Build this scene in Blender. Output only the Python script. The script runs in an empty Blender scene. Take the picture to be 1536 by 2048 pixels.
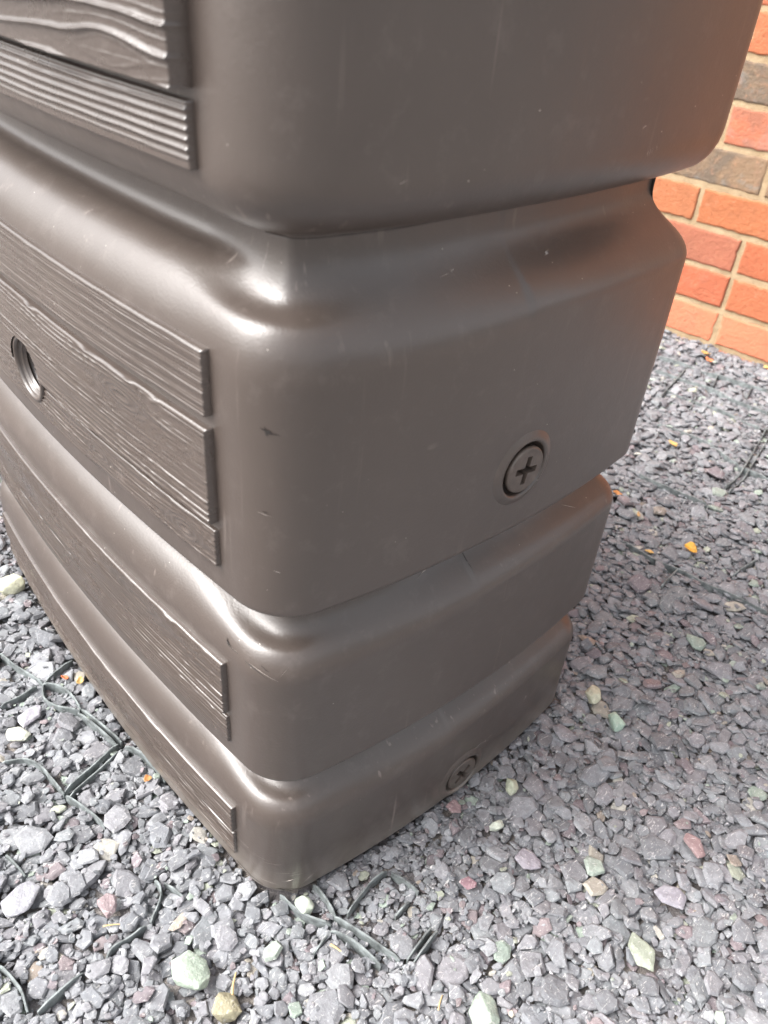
import bpy, bmesh, math, random
import numpy as np
from mathutils import Matrix, Vector
rng = np.random.default_rng(7)
random.seed(7)
scn = bpy.context.scene
COL = scn.collection

# ------------------------------------------------------------------ camera
F_PX, YAW, PIT, ROL = 1601.6, -0.80247, 0.62948, 0.093785
CAM = (0.33645, -0.18906, 0.66582)
f = Vector((math.cos(PIT)*math.sin(YAW), math.cos(PIT)*math.cos(YAW), -math.sin(PIT)))
rt = Vector((math.cos(YAW), -math.sin(YAW), 0)); up = rt.cross(f)
c_, s_ = math.cos(ROL), math.sin(ROL)
R_, U_ = rt*c_ + up*s_, up*c_ - rt*s_
cd = bpy.data.cameras.new('camera'); cam = bpy.data.objects.new('camera', cd); COL.objects.link(cam)
cam.matrix_world = Matrix(((R_.x, U_.x, -f.x, CAM[0]), (R_.y, U_.y, -f.y, CAM[1]), (R_.z, U_.z, -f.z, CAM[2]), (0, 0, 0, 1)))
cd.sensor_fit = 'HORIZONTAL'; cd.sensor_width = 36; cd.lens = F_PX/1536*36
cd.clip_start = 0.01; cd.clip_end = 500
cd.dof.use_dof = True; cd.dof.focus_distance = 0.66; cd.dof.aperture_fstop = 13
scn.camera = cam

# ------------------------------------------------------------------ light
SUN_AZ, SUN_EL = math.radians(212), math.radians(49)      # compass style: direction the light comes from (x=sin, y=cos)
w = bpy.data.worlds.new('World'); scn.world = w; w.use_nodes = True
nt = w.node_tree; bg = nt.nodes['Background']
sky = nt.nodes.new('ShaderNodeTexSky'); sky.sky_type = 'NISHITA'; sky.sun_disc = False
sky.sun_elevation = SUN_EL; sky.sun_rotation = SUN_AZ; sky.air_density = 1.0; sky.dust_density = 8.0; sky.ozone_density = 1.0
hs = nt.nodes.new('ShaderNodeHueSaturation'); hs.inputs['Saturation'].default_value = .22      # milky overcast sky
nt.links.new(sky.outputs[0], hs.inputs['Color']); nt.links.new(hs.outputs[0], bg.inputs[0]); bg.inputs[1].default_value = 0.15
sl = bpy.data.lights.new('sun', 'SUN'); sl.energy = 0.62; sl.angle = math.radians(36); sl.color = (1, .99, .965)
so = bpy.data.objects.new('sun', sl); COL.objects.link(so)
sd = Vector((math.sin(SUN_AZ)*math.cos(SUN_EL), math.cos(SUN_AZ)*math.cos(SUN_EL), math.sin(SUN_EL)))
so.rotation_euler = sd.to_track_quat('Z', 'Y').to_euler()
scn.view_settings.view_transform = 'Standard'; scn.view_settings.look = 'None'
scn.view_settings.exposure = 1.62; scn.view_settings.gamma = 1

# ------------------------------------------------------------------ helpers
def tag(o, label=None, cat=None, group=None, kind=None):
    if label: o['label'] = label
    if cat: o['category'] = cat
    if group: o['group'] = group
    if kind: o['kind'] = kind
    return o
def empty(name, loc=(0, 0, 0)):
    o = bpy.data.objects.new(name, None); o.location = loc; o.empty_display_size = .05; COL.objects.link(o); return o
def mesh_obj(name, V, F, mats, parent=None, smooth=True, fm=None, col=None):
    me = bpy.data.meshes.new(name)
    V = np.asarray(V, dtype=np.float32)
    if isinstance(F, np.ndarray):
        n, k = F.shape
        me.vertices.add(len(V)); me.vertices.foreach_set('co', V.ravel())
        me.loops.add(n*k); me.loops.foreach_set('vertex_index', F.astype(np.int32).ravel())
        me.polygons.add(n); me.polygons.foreach_set('loop_start', np.arange(0, n*k, k, dtype=np.int32))
        me.update(calc_edges=True)
    else:
        me.from_pydata([tuple(map(float, v)) for v in V], [], [tuple(map(int, q)) for q in F]); me.update()
    me.polygons.foreach_set('use_smooth', np.full(len(me.polygons), smooth))
    for m in (mats if isinstance(mats, (list, tuple)) else [mats]): me.materials.append(m)
    if fm is not None: me.polygons.foreach_set('material_index', np.asarray(fm, dtype=np.int32))
    if col is not None:
        a = me.attributes.new('tint', 'FLOAT_COLOR', 'POINT')
        a.data.foreach_set('color', np.asarray(col, dtype=np.float32).ravel())
    me.validate(); me.update()
    o = bpy.data.objects.new(name, me); COL.objects.link(o)
    if parent: o.parent = parent
    return o
def grid_faces(nr, nc, wrap=False):
    i = np.arange(nr-1)[:, None]*nc
    j = np.arange(nc if wrap else nc-1)[None, :]
    j2 = (j+1) % nc
    return np.stack([(i+j), (i+j2), (i+nc+j2), (i+nc+j)], -1).reshape(-1, 4)
def lathe(prof, n=64):     # profile (r, h) -> verts around +h axis; returns V (m*n,3) as (a, b, h), F
    t = np.arange(n)*2*math.pi/n
    V = np.array([[(r*math.cos(a), r*math.sin(a), h) for a in t] for r, h in prof]).reshape(-1, 3)
    return V, grid_faces(len(prof), n, True)
_pt = np.random.default_rng(3).random((256, 256)).astype(np.float64)
def vnoise(x, y):          # smooth value noise in [-1,1]
    xi = np.floor(x).astype(int); yi = np.floor(y).astype(int); fx = x-xi; fy = y-yi
    fx = fx*fx*fx*(fx*(fx*6-15)+10); fy = fy*fy*fy*(fy*(fy*6-15)+10)
    a = _pt[xi % 256, yi % 256]; b = _pt[(xi+1) % 256, yi % 256]; c = _pt[xi % 256, (yi+1) % 256]; d = _pt[(xi+1) % 256, (yi+1) % 256]
    return 2*(a*(1-fx)*(1-fy)+b*fx*(1-fy)+c*(1-fx)*fy+d*fx*fy)-1
def fbm(x, y, o=4):
    s = 0; a = 1
    for k in range(o): s = s+a*vnoise(x*2**k+k*17.3, y*2**k+k*5.1); a *= .5
    return s/1.9

# ------------------------------------------------------------------ materials
class NT:
    def __init__(s, name):
        s.m = bpy.data.materials.new(name); s.m.use_nodes = True; s.t = s.m.node_tree; s.b = s.t.nodes['Principled BSDF']
    def n(s, typ, **k):
        nd = s.t.nodes.new(typ)
        for a, v in k.items():
            if a.startswith('i_'):
                key = a[2:]; key = int(key) if key.isdigit() else key.replace('_', ' ')
                nd.inputs[key].default_value = v
            else: setattr(nd, a, v)
        return nd
    def l(s, a, b): s.t.links.new(a, b)
    def noise(s, co, scale, detail=3, rough=.5, dist=0):
        nd = s.n('ShaderNodeTexNoise'); nd.inputs['Scale'].default_value = scale; nd.inputs['Detail'].default_value = detail
        nd.inputs['Roughness'].default_value = rough; nd.inputs['Distortion'].default_value = dist; s.l(co, nd.inputs['Vector']); return nd.outputs['Fac']
    def ramp(s, fac, stops, interp='LINEAR'):
        r = s.n('ShaderNodeValToRGB'); r.color_ramp.interpolation = interp; e = r.color_ramp.elements
        while len(e) < len(stops): e.new(0.5)
        for q, (p, c) in zip(e, stops): q.position = p; q.color = (c, c, c, 1) if isinstance(c, (int, float)) else (*c, 1)
        s.l(fac, r.inputs[0]); return r.outputs[0]
    def mix(s, fac, a, b, typ='MIX'):
        m = s.n('ShaderNodeMix', data_type='RGBA', blend_type=typ)
        for sock, v in ((m.inputs[0], fac), (m.inputs[6], a), (m.inputs[7], b)):
            if hasattr(v, 'is_linked') or isinstance(v, bpy.types.NodeSocket): s.l(v, sock)
            elif isinstance(v, (int, float)): sock.default_value = v if sock.type == 'VALUE' else (v, v, v, 1)
            else: sock.default_value = (*v, 1)
        return m.outputs[2]
    def math(s, op, a, b=0.0, clamp=False):
        m = s.n('ShaderNodeMath', operation=op, use_clamp=clamp)
        for sock, v in ((m.inputs[0], a), (m.inputs[1], b)):
            if isinstance(v, bpy.types.NodeSocket): s.l(v, sock)
            else: sock.default_value = v
        return m.outputs[0]
    def bump(s, h, strength, dist, prev=None):
        b = s.n('ShaderNodeBump'); b.inputs['Strength'].default_value = strength; b.inputs['Distance'].default_value = dist
        s.l(h, b.inputs['Height'])
        if prev: s.l(prev, b.inputs['Normal'])
        return b.outputs[0]
    def coord(s, scale=(1, 1, 1), rot=(0, 0, 0)):
        tc = s.n('ShaderNodeTexCoord'); mp = s.n('ShaderNodeMapping'); mp.inputs['Scale'].default_value = scale; mp.inputs['Rotation'].default_value = rot
        s.l(tc.outputs['Object'], mp.inputs['Vector']); return mp.outputs[0]

PL_COL = (0.057, 0.0440, 0.0375)
def plastic(name, scratches=True, rough=.365, grainy=False):
    m = NT(name); co = m.coord()
    big = m.noise(co, 9, 4, .6)
    col = m.mix(m.ramp(big, [(.3, 0), (.75, 1)]), PL_COL, tuple(c*1.22 for c in PL_COL))
    # dust and splash dirt clinging to the foot of the tank
    sep = m.n('ShaderNodeSeparateXYZ'); m.l(co, sep.inputs[0])
    low = m.math('ADD', sep.outputs[2], m.math('MULTIPLY', m.noise(co, 45, 5, .7), .05))
    col = m.mix(m.ramp(low, [(.012, .8), (.070, 0)]), col, (.21, .185, .16))
    # fine pale dust film and specks
    film = m.ramp(m.noise(co, 55, 5, .7), [(.55, 0), (.8, .22)])
    col = m.mix(film, col, (.2, .17, .155))
    v = m.n('ShaderNodeTexVoronoi', feature='F1'); v.inputs['Scale'].default_value = 110; m.l(co, v.inputs['Vector'])
    speck = m.math('MULTIPLY', m.ramp(v.outputs['Distance'], [(.03, 1), (.055, 0)]), m.ramp(m.noise(co, 30, 1), [(.56, 0), (.62, .8)]))
    col = m.mix(speck, col, (.6, .56, .5))
    rg = m.math('ADD', m.math('MULTIPLY', m.noise(co, 40, 4, .6), .10), rough-.05)
    if scratches:
        # short vertical rub marks, sparse, and fine slanting scratches
        c1 = m.coord((160, 160, 7)); st = m.ramp(m.noise(c1, 1.0, 2, .5), [(.66, 0), (.74, 1)])
        msk = m.ramp(m.noise(co, 6, 2), [(.46, 0), (.62, .6)])
        f1 = m.math('MULTIPLY', st, msk)
        col = m.mix(f1, col, (.22, .18, .16))
        c2 = m.coord((240, 14, 60), (0.5, .3, .4)); s2 = m.ramp(m.noise(c2, 1.0, 2, .5), [(.74, 0), (.78, .6)])
        f2 = m.math('MULTIPLY', s2, m.ramp(m.noise(co, 11, 2), [(.55, 0), (.62, .8)]))
        col = m.mix(f2, col, (.26, .22, .2))
        rg = m.math('ADD', rg, m.math('MULTIPLY', f1, .15))
    m.l(col, m.b.inputs['Base Color']); m.l(rg, m.b.inputs['Roughness'])
    m.b.inputs['Specular IOR Level'].default_value = .85
    h = m.noise(co, 620, 2, .5); n1 = m.bump(h, .55 if not grainy else .6, .0002)
    h2 = m.noise(co, 60, 2, .5); n1 = m.bump(h2, .17, .001, n1)
    m.l(n1, m.b.inputs['Normal'])
    return m.m
M_BODY = plastic('brown_moulded_plastic')
M_BOARD = plastic('brown_wood_grain_plastic', False, .28, True)
def simple(name, col, rough=.5, var=.25, scale=60, bump=.3, bd=.001, spec=.5):
    m = NT(name); co = m.coord()
    c = m.mix(m.ramp(m.noise(co, scale, 5, .6), [(.3, 0), (.7, 1)]), tuple(x*(1-var) for x in col), tuple(min(1, x*(1+var)) for x in col))
    m.l(c, m.b.inputs['Base Color']); m.b.inputs['Roughness'].default_value = rough; m.b.inputs['Specular IOR Level'].default_value = spec
    m.l(m.bump(m.noise(co, scale*2.5, 4, .6), bump, bd), m.b.inputs['Normal'])
    return m.m
M_PLUG = simple('worn_brown_plug_plastic', (.085, .068, .058), .38, .3, 150, .3, .0004)
M_DARK = simple('unlit_inside_black', (.015, .014, .014), .6)
M_SCUFF = simple('pale_scuffed_plastic', (.36, .32, .29), .7, .3, 400)
M_GOUGE_SEAM = simple('dark_gouge_seam_shade', (.026, .022, .020), .8, .3, 400)
M_GRID = simple('dusty_dark_green_plastic', (.16, .178, .178), .7, .6, 120, .5, .0006)
def stone_mat():
    m = NT('slate_chip_stone'); co = m.coord()
    at = m.n('ShaderNodeAttribute', attribute_name='tint')
    n1 = m.noise(co, 130, 6, .7); n2 = m.noise(co, 500, 4, .6)
    c = m.mix(m.ramp(n1, [(.3, 0), (.75, 1)]), at.outputs['Color'], (1.35, 1.35, 1.35), 'MULTIPLY')
    c = m.mix(m.ramp(n1, [(.42, .35), (.6, 0)]), c, (.55, .52, .56), 'MULTIPLY')
    c = m.mix(m.ramp(m.noise(co, 75, 5, .7), [(.35, .04), (.75, .24)]), c, (.23, .23, .235))     # settled stone dust
    # pale dust veins and grit
    cs = m.coord((300, 90, 200), (.3, .2, .6)); vein = m.ramp(m.noise(cs, 1.0, 4, .6, 1.5), [(.60, 0), (.68, .55)])
    c = m.mix(vein, c, (.62, .6, .58))
    c = m.mix(m.ramp(n2, [(.60, 0), (.75, .5)]), c, (.68, .66, .62))
    m.l(c, m.b.inputs['Base Color']); m.b.inputs['Roughness'].default_value = .72; m.b.inputs['Specular IOR Level'].default_value = .35
    nn = m.bump(n1, .55, .003); nn = m.bump(n2, .5, .0008, nn)
    m.l(nn, m.b.inputs['Normal'])
    return m.m
M_STONE = stone_mat()

# ------------------------------------------------------------------ ground
def ground_mat():
    m = NT('gritty_earth_under_slate'); co = m.coord()
    v = m.n('ShaderNodeTexVoronoi', feature='F1'); v.inputs['Scale'].default_value = 95; m.l(co, v.inputs['Vector'])
    c = m.ramp(v.outputs['Color'], [(0, (.10, .09, .095)), (.4, (.2, .19, .2)), (.7, (.3, .27, .25)), (1, (.42, .38, .33))])
    c = m.mix(m.ramp(m.noise(co, 14, 4, .6), [(.35, 0), (.7, .6)]), c, (.24, .21, .18))
    c = m.mix(m.ramp(m.noise(co, 900, 4, .6), [(.4, .5), (.6, 0)]), c, (.3, .3, .3), 'MULTIPLY')
    m.l(c, m.b.inputs['Base Color']); m.b.inputs['Roughness'].default_value = .9
    nn = m.bump(v.outputs['Distance'], .9, .004); nn = m.bump(m.noise(co, 700, 4, .7), .8, .002, nn)
    m.l(nn, m.b.inputs['Normal']); return m.m
gx = np.concatenate([[-60, -12, -3], np.linspace(-1.4, 1.2, 66), [3, 12, 60]]); gy = np.concatenate([[-60, -12, -3], np.linspace(-.9, 1.6, 64), [3, 12, 60]])
GX, GY = np.meshgrid(gx, gy)
GZ = -.0105 + .0025*fbm(GX*9, GY*9)
g = mesh_obj('gravel_bed', np.stack([GX, GY, GZ], -1).reshape(-1, 3), grid_faces(len(gy), len(gx)), ground_mat())
tag(g, kind='structure')

# ------------------------------------------------------------------ water tank
HL, BF, BS, TW, TA, TR, TRB = 0.2403, 0.0119, 0.0115, 0.3858, 0.0548, 0.042, 0.034
def fyf(x): return -BF*(1-((x+HL)/HL)**2)
def outline():
    xr = TA; xl = -2*HL-TA; P = []
    for x in np.linspace(-HL, xr-TR, 170): P.append((x, fyf(x)))
    y0 = fyf(xr-TR)
    sl0 = 2*BF*((xr-TR)+HL)/HL**2     # slope of the bowed front at the corner
    a0 = math.atan(sl0)
    for t in np.linspace(0, 1, 50)[1:-1]:
        a = t*math.pi/2; e = a0*(1-t)**2*0.0
        P.append((xr-TR+TR*math.sin(a), y0+TR-TR*math.cos(a)))
    ya, yb = y0+TR, TW-TRB
    for y in np.linspace(ya, yb, 150): P.append((xr+BS*(1-((y-(ya+yb)/2)/((yb-ya)/2))**2), y))
    for t in np.linspace(0, 1, 36)[1:-1]: P.append((xr-TRB+TRB*math.cos(t*math.pi/2), TW-TRB+TRB*math.sin(t*math.pi/2)))
    for x in np.linspace(xr-TRB, -HL, 90): P.append((x, TW))
    P = np.array(P)
    # smooth tangents a little
    Q = P.copy()
    for _ in range(10): Q[1:-1] = .25*Q[:-2]+.5*Q[1:-1]+.25*Q[2:]
    P = Q
    L = P[1:-1][::-1].copy(); L[:, 0] = -2*HL-L[:, 0]
    return np.vstack([P, L])
OL = outline(); NP_ = len(OL)
q = np.roll(OL, -1, 0)-np.roll(OL, 1, 0); NN = np.stack([q[:, 1], -q[:, 0]], 1); NN /= np.linalg.norm(NN, axis=1)[:, None]
# arclength from the end of the boards (x=0), mirrored for the left half
half = len(OL)//2+1
mx = np.abs(OL[:, 0]+HL)-HL
seg = np.linalg.norm(np.diff(OL[:half], axis=0), axis=1); cum = np.concatenate([[0], np.cumsum(seg)])
i0 = np.argmin(np.abs(OL[:170, 0])); S = np.zeros(NP_); S[:half] = cum-cum[i0]
S[half:] = S[1:NP_-half+1][::-1] if NP_-half > 0 else S[half:]
yS = OL[:, 1]
def interp_s(nodes):
    a = np.interp(S, [n[0] for n in nodes], [n[1] for n in nodes])
    k = np.ones(9)/9; return np.convolve(np.concatenate([a[-4:], a, a[:4]]), k, 'valid')
seam = np.clip((yS-.1785)/.0012, 0, 1)*(np.abs(mx) > 0)
A1 = interp_s([(-.040, .046), (-.026, .045), (-.008, .038), (.03, .036), (.06, .035), (.09, .031), (.12, .030), (.17, .034), (.21, .036), (.3, .038), (.5, .036)])
A2 = interp_s([(-.038, .038), (-.026, .037), (-.008, .033), (.03, .032), (.06, .028), (.09, .023), (.12, .023), (.17, .029), (.21, .032), (.3, .030), (.5, .030)])
SEAM = np.where((S > .15) & (S < .6), seam, 0)
LENS = np.clip((S+.024)/.030, 0, 1)*np.clip((.100-S)/.052, 0, 1); LENS = LENS*LENS*(3-2*LENS)
rows = []   # (absolute inset, frac, z, groove index, lens offset)
def quarter(n): return np.linspace(0, math.pi/2, n)
for t in quarter(7): rows.append((.012*(1-math.sin(t)), 0, .0+.010*(1-math.cos(t)), 0, 0))
def straight(z0, z1, n):
    for z in np.linspace(z0, z1, n)[1:]: rows.append((0, 0, z, 0, 0))
# terraced profile of the corner: shoulder, flat ledge, second rise up to the throat
_q1, _q2 = np.linspace(0, math.pi/2, 60), np.linspace(0, math.pi/2, 60)
TF = np.concatenate([.34*(1-np.cos(_q1)), np.linspace(.34, .47, 12)[1:-1], .47+.53*np.sin(_q2)])
TZ = np.concatenate([.46*np.sin(_q1), np.linspace(.46, .47, 12)[1:-1], .47+.53*(1-np.cos(_q2))])
_d = np.concatenate([[0], np.cumsum(np.hypot(np.diff(TF)*.55, np.diff(TZ)))]); TT = _d/_d[-1]
_tt = np.linspace(0, 1, 161); TF = np.interp(_tt, TT, TF); TZ = np.interp(_tt, TT, TZ)
for _ in range(40): TF[1:-1] = .25*TF[:-2]+.5*TF[1:-1]+.25*TF[2:]; TZ[1:-1] = .25*TZ[:-2]+.5*TZ[1:-1]+.25*TZ[2:]
TT = _tt
def scurve(t, a, b): return 1.0 if t >= 1 else t**a/(t**a+(1-t)**b)
def groove(gi, zf, zl, zu, Rz, fill=.006):
    # ledge profile of the front (convex shoulder, flat ledge, fillet) and S-shaped profile of the side
    E = [(.80*(1-math.cos(t)), zf+(zl-zf)*math.sin(t)) for t in quarter(30)[1:]]
    E += [(.80+.20*math.sin(t), zl+fill*(1-math.cos(t))) for t in quarter(10)[1:]]
    z1 = zl+fill; n = len(E)
    for k, (fe, ze) in enumerate(E):
        t = (k+1)/n; zs = zf+(max(zu-.004, z1)-zf)*t; fs = scurve(t, 1.75, 2.05)
        tf = float(np.interp(t, TT, TF)); tz = zf+(max(zu-.004, z1)-zf)*float(np.interp(t, TT, TZ))
        rows.append((0, fe, ze, gi, (fs, zs, tf, tz, scurve(min(1, max(1e-6, (t-.16)/.70)), 1.6, 1.8), zs)))
    zt = max(zu-.005, z1)
    if zt > z1+.002:
        for z in np.linspace(z1, zt, 4)[1:]: rows.append((0, 1, z, gi, (1., zt, 1., zt, 1., zt)))
    for t in quarter(6)[1:]: rows.append((0, 1-.15*(1-math.cos(t)), zt+.004*math.sin(t), gi, 0))
    zz = zt+.004
    rows.append((0, .78, zz+.0008, gi, 0))
    for t in quarter(16): rows.append((0, .66*(1-math.sin(t)), zz+.0015+Rz*(1-math.cos(t)), gi, 0))
straight(.010, .094, 44); groove(2, .094, .136, .151, .008, .008)
straight(rows[-1][2], .260, 50); groove(2, .260, .300, .3155, .009, .008)
straight(rows[-1][2], .478, 66); groove(1, .478, .519, .546, .030, .012)
straight(rows[-1][2], .73, 70)
for t in quarter(12)[1:]: rows.append((.05*(1-math.cos(t)), 0, .73+.04*math.sin(t), 0, 0))
rows.append((.10, 0, .7705, 0, 0))
PLUGS = [(.1990, .3755), (.2035, .0335)]        # (y, z) on the right side
PORT = (-.243, .3765); RP = .0205; RPORT = .0235
WS = np.interp(S, [-.04, -.014, .012, .5], [0, .12, 1, 1.0]); WS[(S < -.04)] = 0
WR = np.where(S > .1, .35*np.clip((yS-.10)/.078, 0, 1)+.40*np.clip((yS-.1770)/.005, 0, 1)+.25*np.clip((yS-.182)/.03, 0, 1), 0)
V = []
for (ab, fr, z, gi, alt) in rows:
    A = A1 if gi == 1 else A2; F_ = np.full(NP_, fr); Z_ = np.full(NP_, z)
    if alt:
        F_ = fr*(1-WS)+alt[0]*WS; Z_ = z*(1-WS)+alt[1]*WS
        F_ = F_*(1-WR)+alt[4]*WR; Z_ = Z_*(1-WR)+alt[5]*WR
        if len(alt) > 2: F_ = F_*(1-LENS)+alt[2]*LENS; Z_ = Z_*(1-LENS)+alt[3]*LENS
    off = ab + F_*A - np.clip(F_*3, 0, 1)*SEAM*(.0006 if gi == 1 else .0022) + SEAM*.0001
    V.append(np.stack([OL[:, 0]-NN[:, 0]*off, OL[:, 1]-NN[:, 1]*off, Z_], -1))
V = np.array(V)
# soften the plan radius of the recessed rows at the corner
FR = np.array([x[1] if x[3] else 0 for x in rows]); wF = np.clip(FR/.45, 0, 1); mS = np.clip((S+.055)/.02, 0, 1)*np.clip((.135-S)/.03, 0, 1)
wF = np.convolve(np.concatenate([wF[:3], wF, wF[-3:]]), np.ones(7)/7, 'valid')
W_ = (wF[:, None]*mS[None])[..., None]; idx = np.where((mS > 0))[0]; rid = np.where(wF > .01)[0]
for _ in range(420):
    sub = V[rid]; sm = .25*np.roll(sub, 1, 1)+.5*sub+.25*np.roll(sub, -1, 1); V[rid] = sub+(sm-sub)*W_[rid]
# slight unevenness of blow moulded walls
wob = .0006*fbm(V[..., 0]*7+V[..., 1]*7+3, V[..., 2]*8+.5*V[..., 1], 2)
V[..., 0] += NN[:, 0][None]*wob; V[..., 1] += NN[:, 1][None]*wob
# recesses behind the plugs and the port
for (py, pz) in PLUGS:
    d = np.hypot(V[..., 1]-py, V[..., 2]-pz); m_ = (V[..., 0] > 0)
    V[..., 0] -= np.where(m_, .012*np.clip((RP+.0045-d)/.003, 0, 1), 0)
d = np.hypot(V[..., 0]-PORT[0], V[..., 2]-PORT[1]); m_ = V[..., 1] < .05
V[..., 1] += np.where(m_, .03*np.clip((RPORT+.001-d)/.003, 0, 1), 0)
nr = len(rows)
Vb = V.reshape(-1, 3); Fb = [tuple(x) for x in grid_faces(nr, NP_, True)]
Fb.append(tuple(range((nr-1)*NP_, nr*NP_))); Fb.append(tuple(range(NP_-1, -1, -1)))
fm = [0]*len(Fb)
Vb = [tuple(v) for v in Vb]
# scuffs, gouges and painted seam shade laid into the skin of the body
def side_x(y, z):
    ya, yb = fyf(TA-TR)+TR, TW-TRB
    if y >= ya: return TA+BS*max(0, (1-((y-(ya+yb)/2)/((yb-ya)/2))**2)), (1, 0)
    t = max(0., (ya-y)/TR); t = min(.9999, t); a = math.asin(t); return TA-TR+TR*math.cos(a), (math.cos(a), -math.sin(a))
def skin_point(y, z, lift):
    i = int(np.argmin(np.where(OL[:, 0] > -.0, np.abs(OL[:, 1]-y), 9)))
    # nearest point of the finished surface
    k = int(np.argmin(np.abs(V[:, i, 2]-z)+(np.abs(V[:, i, 2]-z) > .01)*1))
    p = V[k, i]; x = p[0]; n = NN[i]
    return (x+n[0]*lift, p[1]+n[1]*lift+(y-OL[i, 1])*abs(n[0]), z)
def mark(y0, z0, y1, z1, wd, mat, lift=.00045, n=5, jag=.4):
    rr = random.Random(int(abs(y0*1e5+z0*1e4)))
    dy, dz = y1-y0, z1-z0; L = math.hypot(dy, dz); py, pz = -dz/L, dy/L
    top, bot = [], []
    for k in range(n+1):
        t = k/n; h = wd*.5*(math.sin(math.pi*min(max(t, .06), .94)))*(1+jag*rr.uniform(-1, 1)); j = rr.uniform(-1, 1)*wd*.5*jag
        y, z = y0+dy*t+py*j, z0+dz*t+pz*j
        top.append(skin_point(y+py*h, z+pz*h, lift)); bot.append(skin_point(y-py*h, z-pz*h, lift))
    b = len(Vb); Vb.extend(top+bot[::-1])
    m2 = n+1
    for k in range(n): Fb.append((b+k, b+2*m2-1-k, b+2*m2-2-k, b+k+1)); fm.append(mat)
GO_SEAM, SC = 2, 1
for a in [(.0085, .4545, .0125, .4515, .0014, GO_SEAM), (.0095, .4560, .0105, .4500, .0009, GO_SEAM), (.0110, .4520, .0150, .4515, .0005, GO_SEAM),
          (.007, .4003, .012, .3988, .0003, SC), (.0085, .4015, .0105, .4008, .0004, GO_SEAM), (.0125, .3600, .0150, .3588, .0004, SC),
          (-.006, .279, .010, .2655, .0004, GO_SEAM), (-.003, .276, .014, .2655, .0004, SC), (.006, .2745, .010, .2712, .0006, GO_SEAM), (.014, .268, .019, .276, .0003, SC),
          (.2455, .5855, .2490, .5868, .0008, SC), (.2585, .5730, .2600, .5690, .0005, SC), (.2605, .5740, .2620, .5695, .0005, SC), (.2630, .5740, .2645, .5700, .0004, SC), (.2670, .5750, .2685, .5715, .0004, SC),
          (.1200, .5145, .1280, .5160, .0003, SC), (.1290, .5160, .1320, .5165, .0007, SC), (.208, .5135, .214, .515, .0008, SC),
          (.2130, .0575, .2290, .0600, .0006, SC), (.2110, .0545, .2210, .0575, .0007, SC), (.2260, .0590, .2350, .0560, .0005, SC), (.2310, .0600, .2330, .0550, .0007, SC), (.2350, .0600, .2420, .0590, .0005, SC),
          (.285, .073, .292, .078, .0007, SC), (.287, .080, .289, .074, .0005, SC), (.0300, .0150, .0450, .0260, .0003, SC), (.0150, .0220, .0300, .0270, .0003, SC),
          (-.004, .0135, .006, .0120, .0006, GO_SEAM), (.002, .020, .014, .0175, .0003, SC), (.006, .0465, .016, .0480, .0003, SC), (-.004, .052, .009, .0500, .0003, SC),
          (.012, .0350, .028, .0345, .0003, SC), (.020, .0315, .031, .0305, .0003, SC), (.1325, .292, .1480, .296, .0004, SC), (.1450, .2975, .1500, .2965, .0006, SC),
          (.1795, .3000, .1812, .2850, .0005, GO_SEAM), (.1795, .1340, .1812, .1200, .0005, GO_SEAM),  # dark strokes paint the crease shade of the mould seam
          (.012, .0105, .020, .0110, .0016, GO_SEAM), (.07, .5725, .074, .574, .0004, SC), (.30, .29, .318, .2825, .0004, SC)]:
    mark(*a[:5], a[5])
tank = empty('water_tank')
tag(tank, 'brown moulded plastic water tank with ribbed tiers and wood-effect boards, standing on slate chippings', 'water tank')
body = mesh_obj('tank_body', Vb, Fb, [M_BODY, M_SCUFF, M_GOUGE_SEAM], tank, True, fm)

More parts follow.
